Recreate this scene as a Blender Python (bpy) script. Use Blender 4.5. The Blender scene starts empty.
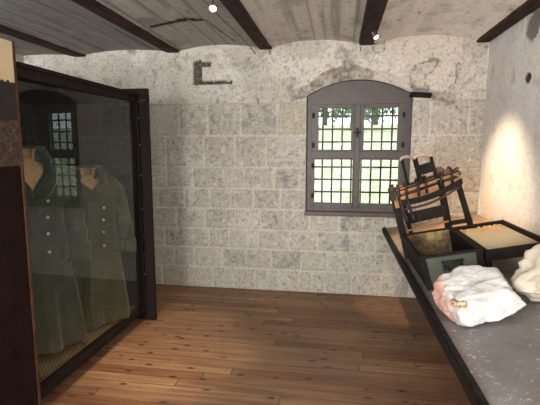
import bpy, bmesh, math, random
from math import sin, cos, pi, radians, exp, sqrt
from mathutils import Vector, Matrix, noise, Euler
random.seed(7)
scene = bpy.context.scene
COL = scene.collection
sm = lambda a, b, x: (lambda t: t*t*(3-2*t))(min(1, max(0, (x-a)/(b-a))))
mix = lambda a, b, t: tuple(a[i]*(1-t)+b[i]*t for i in range(3))
def fbm(x, y, z=0.0, o=4):
    s, a, n = 0, 1, 0
    for _ in range(o):
        s += a*noise.noise((x, y, z)); n += a; a *= .5; x *= 2.03; y *= 2.03; z *= 2.03
    return s/n

# ------------------------------------------------------------------ objects
class MB:
    """collects shapes and links them as one mesh object"""
    def __init__(s): s.v, s.f = [], []
    def add(s, vs, fs):
        n = len(s.v); s.v += [tuple(v) for v in vs]; s.f += [tuple(i+n for i in f) for f in fs]; return s
    def box(s, a, b, M=None):
        vs = [Vector((x, y, z)) for x in (a[0], b[0]) for y in (a[1], b[1]) for z in (a[2], b[2])]
        if M: vs = [M @ v for v in vs]
        return s.add(vs, [(0,1,3,2),(4,6,7,5),(0,4,5,1),(2,3,7,6),(0,2,6,4),(1,5,7,3)])
    def bar(s, p, q, w, t, up=(0,1,0)):
        p, q = Vector(p), Vector(q); d = (q-p).normalized(); a = Vector(up); a = (a-d*a.dot(d)).normalized(); b = d.cross(a)
        vs = [c+a*(w/2*i)+b*(t/2*j) for c in (p, q) for i, j in ((-1,-1),(1,-1),(1,1),(-1,1))]
        return s.add(vs, [(3,2,1,0),(4,5,6,7),(0,1,5,4),(1,2,6,5),(2,3,7,6),(3,0,4,7)])
    def tube(s, path, r, n=10, cap=True):
        P = [Vector(p) for p in path]; R = r if isinstance(r, (list, tuple)) else [r]*len(P); rings = []
        ref = None
        for i, p in enumerate(P):
            d = (P[min(i+1, len(P)-1)]-P[max(i-1, 0)]).normalized()
            if ref is None: ref = Vector((0,0,1)) if abs(d.z) < .8 else Vector((1,0,0))
            a = (ref-d*ref.dot(d)).normalized(); b = d.cross(a); ref = a
            rings.append([p+(a*cos(2*pi*k/n)+b*sin(2*pi*k/n))*R[i] for k in range(n)])
        return s.rings(rings, cap)
    def rings(s, rings, cap=True, closed=True):
        n = len(rings[0]); vs = [v for r in rings for v in r]; fs = []
        for i in range(len(rings)-1):
            for k in range(n if closed else n-1):
                k2 = (k+1) % n; fs.append((i*n+k, i*n+k2, (i+1)*n+k2, (i+1)*n+k))
        if cap: fs += [tuple(range(n))[::-1], tuple((len(rings)-1)*n+k for k in range(n))]
        return s.add(vs, fs)
    def lathe(s, prof, c=(0,0,0), n=20, M=None):
        rings = [[Vector((c[0]+r*cos(2*pi*k/n), c[1]+r*sin(2*pi*k/n), c[2]+z)) for k in range(n)] for r, z in prof]
        if M: rings = [[M @ v for v in r] for r in rings]
        return s.rings(rings)
    def build(s, name, mat, parent=None, bevel=0, smooth=False, loc=None, solid=0, sub=0):
        me = bpy.data.meshes.new(name); me.from_pydata(s.v, [], s.f); me.validate()
        bm = bmesh.new(); bm.from_mesh(me); bmesh.ops.recalc_face_normals(bm, faces=bm.faces); bm.to_mesh(me); bm.free()
        me.materials.append(mat)
        if smooth:
            for p in me.polygons: p.use_smooth = True
        o = bpy.data.objects.new(name, me); COL.objects.link(o)
        if parent: o.parent = parent
        if loc: o.location = loc
        if solid:
            m = o.modifiers.new('s', 'SOLIDIFY'); m.thickness = solid; m.offset = 0
        if bevel:
            m = o.modifiers.new('b', 'BEVEL'); m.width = bevel; m.segments = 2; m.limit_method = 'ANGLE'
        if sub:
            m = o.modifiers.new('u', 'SUBSURF'); m.levels = sub; m.render_levels = sub
        return o
def tag(o, label, cat, group=None, kind=None):
    if label: o['label'] = label
    if cat: o['category'] = cat
    if group: o['group'] = group
    if kind: o['kind'] = kind
    return o
def empty(name, loc, rot=(0,0,0)):
    o = bpy.data.objects.new(name, None); COL.objects.link(o); o.location = loc; o.rotation_euler = rot; o.empty_display_size = .1; return o
def struct(o): o['kind'] = 'structure'; return o

# ---------------------------------------------------------------- materials
def NT(name):
    m = bpy.data.materials.new(name); m.use_nodes = True; nt = m.node_tree
    return m, nt, nt.nodes['Principled BSDF'], nt.nodes['Material Output']
def ramp(nt, stops, fac):
    r = nt.nodes.new('ShaderNodeValToRGB'); e = r.color_ramp.elements
    while len(e) < len(stops): e.new(.5)
    for i, (p, c) in enumerate(stops): e[i].position = p; e[i].color = (*c, 1)
    nt.links.new(fac, r.inputs['Fac']); return r.outputs['Color']
def texn(nt, scale, detail=6, rough=.6, co='Object', sc=(1,1,1)):
    c = nt.nodes.new('ShaderNodeTexCoord'); mp = nt.nodes.new('ShaderNodeMapping'); mp.inputs['Scale'].default_value = sc
    t = nt.nodes.new('ShaderNodeTexNoise'); t.inputs['Scale'].default_value = scale; t.inputs['Detail'].default_value = detail; t.inputs['Roughness'].default_value = rough
    nt.links.new(c.outputs[co], mp.inputs['Vector']); nt.links.new(mp.outputs[0], t.inputs['Vector']); return t.outputs['Fac']
def bump(nt, b, h, s=.4, d=.01):
    k = nt.nodes.new('ShaderNodeBump'); k.inputs['Strength'].default_value = s; k.inputs['Distance'].default_value = d
    nt.links.new(h, k.inputs['Height']); nt.links.new(k.outputs[0], b.inputs['Normal'])
def mixc(nt, a, b, f, mode='MIX'):
    x = nt.nodes.new('ShaderNodeMix'); x.data_type = 'RGBA'; x.blend_type = mode
    for s, v in ((x.inputs[0], f), (x.inputs[6], a), (x.inputs[7], b)):
        if isinstance(v, (int, float)): s.default_value = v
        elif isinstance(v, tuple): s.default_value = (*v, 1)
        else: nt.links.new(v, s)
    return x.outputs[2]
def math_(nt, op, a, b=0.0, c=None):
    x = nt.nodes.new('ShaderNodeMath'); x.operation = op
    for i, v in enumerate((a, b, c)):
        if v is None: continue
        if isinstance(v, (int, float)): x.inputs[i].default_value = v
        else: nt.links.new(v, x.inputs[i])
    return x.outputs[0]
def mottled(name, c1, c2, scale=12, rough=.7, metal=0, bs=.3, sc=(1,1,1), c3=None, lo=.35, hi=.65, spec=.5, bd=.004):
    m, nt, b, _ = NT(name)
    f = texn(nt, scale, sc=sc)
    st = [(lo, c1), (hi, c2)] if c3 is None else [(lo, c1), ((lo+hi)/2, c2), (hi, c3)]
    nt.links.new(ramp(nt, st, f), b.inputs['Base Color'])
    b.inputs['Roughness'].default_value = rough; b.inputs['Metallic'].default_value = metal; b.inputs['Specular IOR Level'].default_value = spec
    if bs: bump(nt, b, texn(nt, scale*2.5, sc=sc), bs, bd)
    return m
def painted(name, rough=.9, fine=55, amt=.22, bs=.5, bd=.004):
    """albedo painted per vertex (stone, dirt, some painted light) times a fine speckle"""
    m, nt, b, _ = NT(name)
    a = nt.nodes.new('ShaderNodeAttribute'); a.attribute_name = 'tone'
    f = texn(nt, fine, 5, .7)
    sp = ramp(nt, [(.34, (1-amt*2.6,)*3), (.47, (1-amt*.3,)*3), (.7, (1.08,)*3)], f)
    nt.links.new(mixc(nt, a.outputs['Color'], sp, 1.0, 'MULTIPLY'), b.inputs['Base Color'])
    b.inputs['Roughness'].default_value = rough; b.inputs['Specular IOR Level'].default_value = .2
    bump(nt, b, texn(nt, fine*.7, 6, .65), bs, bd); return m
def fabric(name, c1, c2):
    m = mottled(name, c1, c2, 7, .95, bs=0, spec=.15)
    nt = m.node_tree; b = nt.nodes['Principled BSDF']; b.inputs['Sheen Weight'].default_value = .15
    bump(nt, b, texn(nt, 220, 3), .3, .002); return m
def emit(name, c, s):
    m, nt, b, out = NT(name); e = nt.nodes.new('ShaderNodeEmission'); e.inputs[0].default_value = (*c, 1); e.inputs[1].default_value = s
    nt.links.new(e.outputs[0], out.inputs[0]); return m
def glass(name, tint=(.9, .93, .9), boost=0.0):
    m, nt, b, out = NT(name)
    t = nt.nodes.new('ShaderNodeBsdfTransparent'); t.inputs[0].default_value = (*tint, 1)
    g = nt.nodes.new('ShaderNodeBsdfGlossy'); g.inputs['Roughness'].default_value = .0
    fr = nt.nodes.new('ShaderNodeFresnel'); ge = nt.nodes.new('ShaderNodeNewGeometry')   # same reflectance from both sides of the sheet
    nt.links.new(math_(nt, 'MULTIPLY_ADD', ge.outputs['Backfacing'], 1/1.55-1.55, 1.55), fr.inputs[0])
    fa = math_(nt, 'MULTIPLY_ADD', fr.outputs[0], 1.1, boost)
    mx = nt.nodes.new('ShaderNodeMixShader'); nt.links.new(fa, mx.inputs[0]); nt.links.new(t.outputs[0], mx.inputs[1]); nt.links.new(g.outputs[0], mx.inputs[2])
    nt.links.new(mx.outputs[0], out.inputs[0]); return m

M_wall = painted('limewashed_stone', amt=.19, fine=42)
M_ceil = painted('cast_ceiling', amt=.10, fine=30, bs=.35)
M_rwall = mottled('right_plaster', (.52, .48, .44), (.68, .65, .61), 2.2, .9, bs=.5, lo=.3, hi=.62, spec=.2, bd=.006)
M_beam = mottled('old_beam', (.014, .007, .005), (.052, .026, .018), 16, .85, bs=.8, sc=(1, .25, 1), spec=.25, bd=.006)
M_frame = mottled('window_paint', (.056, .044, .041), (.082, .065, .060), 9, .5, bs=.15)
M_jamb = mottled('jamb_paint', (.17, .17, .20), (.26, .26, .30), 12, .7)
M_iron = mottled('black_iron', (.010, .009, .008), (.025, .021, .018), 25, .6, spec=.25)
M_dark = mottled('case_wood', (.008, .005, .004), (.015, .009, .007), 8, .65, spec=.14, bs=.2, sc=(1, 1, .2))
M_redwood = mottled('red_edge', (.04, .016, .009), (.075, .032, .017), 14, .6, spec=.2)
M_rustboard = mottled('brown_board', (.008, .003, .0025), (.014, .006, .0045), 7, .7, spec=.1)
M_tan = mottled('tan_sky_print', (.46, .35, .21), (.56, .44, .28), 3, .5, bs=0)
M_tree_print = mottled('dark_tree_print', (.008, .004, .0035), (.014, .007, .005), 20, .7, bs=0)
M_ground_print = mottled('speckled_ground_print', (.012, .006, .004), (.085, .05, .03), 40, .7, bs=0, lo=.42, hi=.66)
M_case_in = mottled('case_lining', (.016, .016, .015), (.028, .026, .023), 3, .8, spec=.2)
M_coatA = fabric('grey_green_wool', (.019, .026, .020), (.039, .047, .034))
M_coatB = fabric('olive_wool', (.035, .039, .022), (.060, .062, .037))
M_coat_dark = fabric('dark_seam_wool', (.022, .028, .022), (.035, .04, .03))
M_lining = fabric('tan_lining', (.26, .15, .075), (.36, .23, .12))
M_brass = mottled('brass_button', (.55, .42, .2), (.75, .6, .33), 60, .3, metal=.9, bs=0)
M_greenbox = mottled('green_enamel', (.042, .052, .037), (.060, .071, .052), 14, .5)
M_black = mottled('black_painted_wood', (.006, .005, .004), (.015, .011, .009), 18, .7, spec=.14)
M_machinewood = mottled('machine_wood', (.12, .055, .022), (.30, .15, .065), 22, .6, sc=(.3, 1, 1))
M_pinkwood = mottled('bleached_wood', (.32, .20, .15), (.5, .36, .28), 28, .7)
M_boxin = mottled('mossy_board', (.045, .025, .014), (.13, .08, .042), 14, .85, c3=(.24, .21, .07), lo=.36, hi=.68)
M_mesh = mottled('tray_mesh', (.28, .22, .13), (.42, .36, .24), 10, .75)
M_sand = mottled('orange_dust', (.42, .24, .10), (.6, .40, .2), 20, .9)
M_lamp = emit('halogen', (1, .93, .8), 22)
M_chrome = mottled('worn_steel', (.3, .3, .3), (.5, .5, .48), 30, .35, metal=.9, bs=0)
M_cable = mottled('grey_cable', (.10, .085, .07), (.14, .12, .1), 30, .6, bs=0)
M_glassW = glass('window_glass', (.93, .96, .95)); M_glassC = glass('case_glass', (.86, .88, .84), .0)

# ---- floor planks
def floor_mat():
    m, nt, b, _ = NT('pine_planks')
    tc = nt.nodes.new('ShaderNodeTexCoord'); s = nt.nodes.new('ShaderNodeSeparateXYZ'); nt.links.new(tc.outputs['Object'], s.inputs[0])
    X, Y = s.outputs[0], s.outputs[1]
    W = .098
    yy = math_(nt, 'DIVIDE', Y, W); row = math_(nt, 'FLOOR', yy); fy = math_(nt, 'FRACT', yy)
    wn = nt.nodes.new('ShaderNodeTexWhiteNoise'); wn.noise_dimensions = '1D'; nt.links.new(row, wn.inputs['W'])
    xs = math_(nt, 'DIVIDE', math_(nt, 'MULTIPLY_ADD', wn.outputs[0], 3.7, X), 2.6); seg = math_(nt, 'FLOOR', xs); fx = math_(nt, 'FRACT', xs)
    idn = math_(nt, 'MULTIPLY_ADD', seg, 17.3, row)
    w2 = nt.nodes.new('ShaderNodeTexWhiteNoise'); w2.noise_dimensions = '1D'; nt.links.new(idn, w2.inputs['W'])
    cb = nt.nodes.new('ShaderNodeCombineXYZ'); nt.links.new(math_(nt, 'MULTIPLY', X, 1.3), cb.inputs[0]); nt.links.new(math_(nt, 'MULTIPLY', Y, 26), cb.inputs[1]); nt.links.new(math_(nt, 'MULTIPLY', idn, 5.1), cb.inputs[2])
    g = nt.nodes.new('ShaderNodeTexNoise'); g.inputs['Scale'].default_value = 1.6; g.inputs['Detail'].default_value = 5; g.inputs['Distortion'].default_value = .6; nt.links.new(cb.outputs[0], g.inputs['Vector'])
    c = ramp(nt, [(.3, (.175, .088, .046)), (.5, (.25, .142, .078)), (.7, (.32, .20, .118))], g.outputs['Fac'])
    tone = ramp(nt, [(0, (.66, .50, .42)), (.3, (.88, .82, .78)), (.7, (1.0, 1.0, .98)), (1, (1.15, 1.12, 1.03))], w2.outputs[0])
    c = mixc(nt, c, tone, 1.0, 'MULTIPLY')
    # knots
    v = nt.nodes.new('ShaderNodeTexVoronoi'); v.inputs['Scale'].default_value = 1; v.inputs['Randomness'].default_value = 1
    cv = nt.nodes.new('ShaderNodeCombineXYZ'); nt.links.new(math_(nt, 'MULTIPLY', X, 5.6), cv.inputs[0]); nt.links.new(math_(nt, 'MULTIPLY', Y, 12.5), cv.inputs[1]); nt.links.new(cv.outputs[0], v.inputs['Vector'])
    k = ramp(nt, [(.09, (1, 1, 1)), (.22, (0, 0, 0))], v.outputs['Distance'])
    c = mixc(nt, c, (.030, .014, .008), math_(nt, 'MULTIPLY', k, .85))
    # wear
    c = mixc(nt, c, ramp(nt, [(.35, (.72, .72, .74)), (.6, (1.08, 1.06, 1.04))], texn(nt, .9, 3)), 1.0, 'MULTIPLY')
    gap = math_(nt, 'MAXIMUM', math_(nt, 'LESS_THAN', fy, .045), math_(nt, 'LESS_THAN', fx, .0022))
    c = mixc(nt, c, (.018, .010, .007), math_(nt, 'MULTIPLY', gap, .8))
    nt.links.new(c, b.inputs['Base Color'])
    rr = nt.nodes.new('ShaderNodeMapRange'); nt.links.new(g.outputs['Fac'], rr.inputs[0]); rr.inputs[3].default_value = .42; rr.inputs[4].default_value = .62; nt.links.new(rr.outputs[0], b.inputs['Roughness'])
    b.inputs['Specular IOR Level'].default_value = .4
    bump(nt, b, math_(nt, 'SUBTRACT', math_(nt, 'MULTIPLY', g.outputs['Fac'], .3), gap), .35, .003)
    return m

# ------------------------------------------------------------- room surfaces
YW, XR, XL, YB = 4.57, 1.425, -3.6, -2.6
def grid(name, us, vs, fn, mat, skip=None):
    nu, nv = len(us), len(vs); P, C = [], []
    for v in vs:
        for u in us:
            p, c = fn(u, v); P.append(p); C.append(c)
    F = [(j*nu+i, j*nu+i+1, (j+1)*nu+i+1, (j+1)*nu+i) for j in range(nv-1) for i in range(nu-1) if not (skip and skip((us[i]+us[i+1])/2, (vs[j]+vs[j+1])/2))]
    me = bpy.data.meshes.new(name); me.from_pydata(P, [], F)
    a = me.color_attributes.new('tone', 'FLOAT_COLOR', 'POINT')
    a.data.foreach_set('color', [x for c in C for x in (*c, 1)])
    me.materials.append(mat)
    for p in me.polygons: p.use_smooth = True
    o = bpy.data.objects.new(name, me); COL.objects.link(o); return struct(o)
def rng(a, b, n): return [a+(b-a)*i/(n-1) for i in range(n)]

WL, WRT, WS, WSP, WTOP = -.335, .735, .90, 2.13, 2.285       # window opening
def arch(x):
    t = (x-(WL+WRT)/2)/((WRT-WL)/2); return WSP+(WTOP-WSP)*(1-t*t) if abs(t) <= 1 else None
ROWS = [0, .245, .47, .69, .92, 1.145, 1.38, 1.72, 2.065]
blocks = []
for r in range(len(ROWS)-1):
    x = XL-random.random()*.3; row = []
    while x < XR+.5:
        w = random.uniform(.22, .36)*(1.25 if ROWS[r+1]-ROWS[r] > .3 else 1); row.append((x, x+w, random.random(), random.random())); x += w
    blocks.append(row)
BASE = (.47, .44, .385)
def wallpt(X, Z):
    n1 = fbm(X*1.3, Z*1.3, 3.1, 3); n2 = fbm(X*9, Z*9, 1.7, 4); n3 = fbm(X*30, Z*30, 9.2, 2)
    c = mix(BASE, (.56, .535, .485), sm(-.15, .35, n1)); c = mix(c, (.34, .31, .265), .45*sm(.05, .4, fbm(X*2.6, Z*2.6, 33, 4))); y = YW - n2*.006 - n3*.003
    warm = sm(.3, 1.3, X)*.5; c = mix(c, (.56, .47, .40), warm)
    if Z < 2.065+.02*n1:
        r = max(i for i in range(8) if ROWS[i] <= max(Z, 0))
        zz = Z+.006*n2; b = next((q for q in blocks[r] if q[0] <= X < q[1]), blocks[r][0])
        d = min(X-b[0]+.01*n2, b[1]-X+.01*n2, zz-ROWS[r], ROWS[r+1]-zz)
        e = sm(.006, .022, d)
        y -= .009*e*(.6+.8*b[3])
        pit = sm(.08, .45, fbm(X*22, Z*22, b[2]*50, 3))*(.25+.6*b[3])
        bc = mix(mix(c, (.33, .31, .27), .15+b[2]*.4), (.17, .15, .12), pit*.85)
        bc = mix(bc, (.60, .57, .52), .55*sm(.12, .35, fbm(X*14, Z*14, 41, 3)))
        if b[2] > .93: bc = mix(bc, (.44, .39, .26), .35)
        if .86 < b[2] < .93: bc = mix(bc, (.22, .22, .21), .7*sm(-.1, .25, n2+.5*n3))
        y += pit*.006
        c = mix(mix(c, (.55, .52, .465), .7), bc, e)
        if .008 < d < .02: c = mix(c, (.25, .225, .19), .35*sm(-.2, .2, n2))
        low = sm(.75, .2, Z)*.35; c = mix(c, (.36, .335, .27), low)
    else:
        f = sm(.02, .16, fbm(X*2.2, Z*3.5, 7.7, 4)); y -= .007*f
        c = mix(c, (.64, .61, .56), f*.6)
        c = mix(c, (.22, .195, .165), sm(.22, .45, fbm(X*7, Z*7, 4.4, 4))*.7); c = mix(c, (.27, .25, .22), sm(.1, .35, fbm(X*20, Z*20, 6.4, 3))*.5)
    # thin seam under the plaster band
    if abs(Z-2.065-.01*n1) < .008: c = mix(c, (.33, .3, .26), .6); y += .004
    # broken-out niche, a bracket shape with a crumbled edge
    j = .012*fbm(X*18, Z*18, 2.2, 3)
    nb = 0
    if -1.57 < X+j < -1.475 and 2.27 < Z+j < 2.53: nb = 1
    if -1.565 < X+j < -1.375 and 2.465 < Z+j < 2.51: nb = 1
    if -1.565 < X+j < -1.14 and 2.275 < Z+j < 2.305: nb = 1
    if nb: y += .035; c = mix((.055, .042, .032), (.16, .13, .1), sm(-.2, .3, fbm(X*40, Z*40, 0, 2)))
    if -.866 < X+j*.3 < -.852 and 2.06 < Z < 2.115: y += .02; c = (.09, .07, .06)
    # crumbled plaster over the window arch
    t = (X-.2)/.535
    if abs(X-.2) < .95:
        za = WSP+(WTOP-WSP)*(1-t*t) if abs(t) < 1 else WSP-.12*(abs(t)-1)
        h = Z-za; lim = .10+.05*fbm(X*5, 1.1, 0, 3)+.06*sm(.5, .0, X)*sm(-.5, -.1, X)
        if X > .735: lim = .09
        if -.02 < h < lim and X > -.5:
            k = sm(lim, lim-.015, h)*sm(-.02, 0, h); y += .018*k+.012*n2*k
            c = mix(c, mix((.20, .175, .145), (.42, .385, .33), sm(-.3, .3, n2+.6*n3)), k)
    # flaking white plaster right of the arch
    if .35 < X < 1.2 and 2.15 < Z < 2.7:
        f = sm(.02, .07, fbm(X*3.1+2, Z*3.1, 5.5, 4)+.10); y -= .010*f*sm(.35, .45, X)
        c = mix(c, (.66, .60, .53), .55*f)
        if .0 < f < .8: c = mix(c, (.17, .145, .12), .75)
    return (X, y, Z), c
us = rng(XL, XR, 404); vs = rng(0, 2.78, 223)
for tgt in (WL, WRT):
    i = min(range(len(us)), key=lambda k: abs(us[k]-tgt)); us[i] = tgt
i = min(range(len(vs)), key=lambda k: abs(vs[k]-WS)); vs[i] = WS
def wallfn(X, Z):
    a = arch(X)
    if a is not None and WS-.001 <= Z:
        if abs(Z-a) < (vs[1]-vs[0])/2*1.02:
            p, c = wallpt(X, a); return (X, p[1], a), c
    return wallpt(X, Z)
def inwin(X, Z):
    a = arch(X); return a is not None and WS < Z < a
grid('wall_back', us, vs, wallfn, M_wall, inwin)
# window reveal: inside splay to the frame, then through to the outer face
rv = MB(); out = [(WL, WS), (WRT, WS)]+[(x, arch(x)) for x in rng(WRT, WL, 25)]
jl = [[Vector((x+dx*0, y, z)) for x, z in out] for y, dx in ((YW-.015, 0), (YW+.07, 0))]
rv.rings(jl, cap=False)
struct(rv.build('trim_1', M_jamb))
rv = MB(); rv.rings([[Vector((x, y, z)) for x, z in out] for y in (YW+.07, YW+.85)], cap=False)
struct(rv.build('trim_2', mottled('deep_reveal', (.16, .15, .13), (.26, .25, .22), 6, .9)))

# ceiling: shallow vaults sprung between beams
BE = [-3.9, -2.885, -1.78, -.77, .258, 1.35, 1.5]
def ceilfn(X, Y):
    i = max(k for k in range(len(BE)-1) if BE[k] <= X+1e-9) if X >= BE[0] else 0
    i = min(i, len(BE)-2); a, b = BE[i], BE[i+1]; t = (X-a)/(b-a)
    rise = {0: .03, 1: .045, 2: .062, 3: .072, 4: .080}.get(i, 0.02)
    z = 2.618+rise*(1-(2*t-1)**2)
    st = fbm(X*11, Y*.35, i*3.0, 4); st2 = fbm(X*32, Y*.8, i, 2); n = fbm(X*4, Y*4, 8, 4)
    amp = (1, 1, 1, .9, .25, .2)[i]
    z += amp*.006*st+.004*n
    c0 = [(.27, .26, .245), (.27, .26, .245), (.35, .335, .31), (.56, .54, .51), (.80, .78, .74), (.5, .48, .45)][i]  # bays paler to the right: brighter light there put into the colour
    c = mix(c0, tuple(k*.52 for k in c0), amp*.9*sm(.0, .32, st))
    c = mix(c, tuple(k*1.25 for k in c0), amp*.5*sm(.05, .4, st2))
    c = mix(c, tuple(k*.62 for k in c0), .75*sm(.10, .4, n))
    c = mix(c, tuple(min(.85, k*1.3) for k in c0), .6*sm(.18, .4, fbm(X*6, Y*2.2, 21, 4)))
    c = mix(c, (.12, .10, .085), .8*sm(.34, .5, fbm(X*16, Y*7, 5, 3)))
    s = (X*7.7) % 1                                   # board marks of the old formwork
    if s < .055 and i < 4: z += .006*amp; c = tuple(k*.62 for k in c)
    # open crack with bare lath
    yy = 3.70+.10*sm(-1.6, -1.1, X)*sin((X+1.1)*4)+.014*fbm(X*9, 1, 1, 2)
    if -1.66 < X < -1.12 and abs(Y-yy) < .034*sm(-1.06, -1.25, X): z += .002; c = (.022, .014, .010)
    if -1.14 < X < -1.05 and abs(X+1.14-(Y-3.72)*.11) < .012 and 3.72 < Y < 4.45: z += .01; c = (.10, .08, .065)
    return (X, Y, z), c
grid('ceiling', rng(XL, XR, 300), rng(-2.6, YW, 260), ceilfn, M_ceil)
# side, rear walls and floor
mb = MB(); mb.add([(XL, YB, 0), (XR, YB, 0), (XR, YW+.01, 0), (XL, YW+.01, 0)], [(0,1,2,3)])
struct(mb.build('floor', floor_mat()))
def rwfn(Y, Z):
    n = fbm(Y*1.5, Z*1.5, 2, 4); n2 = fbm(Y*6, Z*6, 5, 4)
    c = mix((.60, .575, .55), (.68, .66, .635), sm(-.2, .3, n)); x = XR+n2*.006+n*.01
    c = mix(c, (.42, .37, .33), .55*sm(.15, .4, n2))
    c = mix(c, (.66, .49, .34), .6*sm(.75, .0, abs(Y-4.35)*2+abs(Z-1.0)*1.2))  # warm lamp glow painted into the plaster colour near the far corner
    d = sqrt(((Y-3.64)/.16)**2+((Z-2.50)/.115)**2)+.9*n2
    if d < 1.1: x += .015*sm(1.1, .8, d); c = mix((.20, .195, .18), c, sm(.8, 1.0, d))
    d = sqrt(((Y-3.62)/.05)**2+((Z-2.125)/.040)**2)+.4*n2
    if d < 1: x += .004; c = (.05, .04, .035)
    return (x, Y, Z), c
grid('wall_right', rng(YB, YW+.01, 360), rng(0, 2.72, 136), rwfn, painted('right_wall_plaster', amt=.07, fine=26, bs=.3), lambda y, z: -1.7 < y < -.5 and .95 < z < 2.2)  # unseen opening near the rear end, added for the second fill light
def lwfn(Y, Z):
    n = fbm(Y*1.5, Z*1.5, 12, 4); return (XL, Y, Z), mix((.36, .34, .31), (.5, .48, .44), sm(-.2, .3, n))
grid('wall_left', rng(YB, YW+.01, 90), rng(0, 2.72, 40), lwfn, M_wall)
# rear wall (behind the camera) with a wide opening added to house a fill light
rw = MB(); a, b, z0, z1 = -3.0, -.9, .9, 2.35
rw.box((XL, YB-.3, 0), (a, YB, 2.72)); rw.box((b, YB-.3, 0), (XR, YB, 2.72)); rw.box((a, YB-.3, 0), (b, YB, z0)); rw.box((a, YB-.3, z1), (b, YB, 2.72))
struct(rw.build('wall_rear', M_rwall))
# beams
def beam(x0, x1, y0, y1, zb, seed):
    mb = MB(); n = 60; R = []
    for i in range(n):
        y = y0+(y1-y0)*i/(n-1); j = lambda k: .006*fbm(y*6, k*3.3, seed, 3)
        if i == n-1: j = lambda k: .01
        R.append([Vector((x0+j(1), y, 2.70)), Vector((x0+j(2), y, zb+.012)), Vector((x0+.01, y, zb+j(3))), Vector((x1-.01, y, zb+j(4))), Vector((x1+j(5), y, zb+.012)), Vector((x1+j(6), y, 2.70))])
    mb.rings(R); return struct(mb.build('trim_3', M_beam))
for i, (x0, x1, y1) in enumerate([(-2.96, -2.83, 4.58), (-1.842, -1.72, 4.53), (-.832, -.71, 4.54), (.182, .325, 4.50), (1.305, 1.42, 4.58)]):
    beam(x0, x1, YB+.01, y1, 2.598, i*5.5)
mb = MB()


# ------------------------------------------------------------------- window
yf = YW+.045
win = struct(empty('window_1', (.2, yf, WS)))
def wpart(mb, name, mat, parent=win, bevel=.004, **k):
    mb.v = [(x-.2, y-yf, z-WS) for x, y, z in mb.v]; return mb.build(name, mat, parent, bevel=bevel, **k)
# arched outer frame: a ring following the opening, plus a deep head board
g = lambda x: .2+(x-.2)*1.0
fr = MB(); xi0, xi1, zi0, zi1 = -.285, .688, .955, 2.045
for y0, y1 in ((yf, yf+.07),):
    fr.box((WL+.002, y0, WS), (xi0, y1, zi1)); fr.box((xi1, y0, WS), (WRT-.002, y1, zi1)); fr.box((xi0, y0, WS), (xi1, y1, zi0))
hd = [(x, arch(x)-.003) for x in rng(WL+.002, WRT-.002, 25)]
bot = [(x, zi1) for x in rng(WL+.002, WRT-.002, 25)]
for y0, y1 in ((yf, yf+.06),):
    n = 25; vs2 = [(x, y0, z) for x, z in hd]+[(x, y0, z) for x, z in bot]+[(x, y1, z) for x, z in hd]+[(x, y1, z) for x, z in bot]
    F = []
    for i in range(n-1):
        F += [(i, i+1, n+i+1, n+i), (2*n+i, 3*n+i, 3*n+i+1, 2*n+i+1), (i, 2*n+i, 2*n+i+1, i+1), (n+i, n+i+1, 3*n+i+1, 3*n+i)]
    fr.add(vs2, F)
wpart(fr, 'window_frame', M_frame, bevel=0)
sl = MB(); sl.box((WL-.01, YW-.035, WS-.035), (WRT+.02, yf+.02, WS+.012)); wpart(sl, 'window_sill', M_frame)
tr = MB(); tr.box((xi0, yf-.012, 1.478), (xi1, yf+.05, 1.555)); wpart(tr, 'transom', M_frame)
mu = MB(); mu.box((.168, yf-.018, zi0), (.226, yf+.045, zi1)); wpart(mu, 'mullion', M_frame)
sashes = [((xi0, 1.553), (.169, zi1), (-.208, 1.572), (.140, 2.005)), ((.225, 1.553), (xi1, zi1), (.265, 1.572), (.606, 2.005)),
          ((xi0, zi0), (.169, 1.480), (-.246, 1.0), (.158, 1.466)), ((.225, zi0), (xi1, 1.480), (.234, 1.0), (.630, 1.466))]
for (ax, az), (bx, bz), (cx, cz), (dx, dz) in sashes:
    s_ = MB(); y0, y1 = yf-.004, yf+.04
    s_.box((ax, y0, az), (cx, y1, bz)); s_.box((dx, y0, az), (bx, y1, bz)); s_.box((cx, y0, az), (dx, y1, cz)); s_.box((cx, y0, dz), (dx, y1, bz))
    so = wpart(s_, 'sash', M_frame)
    p_ = MB(); p_.box((cx, yf+.018, cz), (dx, yf+.022, dz)); wpart(p_, 'pane', M_glassW, so, 0)
for x, z in ((-.262, 1.93), (-.262, 1.62), (.664, 1.93), (.664, 1.62), (-.262, 1.40), (.664, 1.08), (-.262, 1.08)):
    h_ = MB(); h_.tube([(x, yf-.014, z-.03), (x, yf-.014, z+.03)], .009); h_.box((x-.016, yf-.01, z-.018), (x+.016, yf-.003, z+.018)); wpart(h_, 'hinge', M_iron, bevel=0)
l_ = MB(); l_.box((.185, yf-.034, 1.70), (.209, yf-.018, 1.80)); l_.box((.165, yf-.05, 1.742), (.229, yf-.034, 1.758)); l_.tube([(.197, yf-.018, 1.75), (.197, yf-.062, 1.75)], .012)
wpart(l_, 'latch', M_iron, bevel=.002)
# iron grille on the outer side
gr = empty('window_grille', (.2, YW+.14, WS)); tag(gr, 'black iron bar grille behind the window panes', 'grille')
gb = MB()
for x in [-.27+.104*k for k in range(10)]: gb.tube([(x-.2, 0, .0), (x-.2, 0, arch(max(WL, min(WRT, x)))-WS-.002)], .0095, 8)
gb.build('upright_bars', M_iron, gr)
gb = MB()
for z in [.975+.136*k for k in range(9)]: gb.box((WL-.2, -.008, z-WS-.009), (WRT-.2, .008, z-WS+.009))
gb.build('cross_bars', M_iron, gr)
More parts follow.
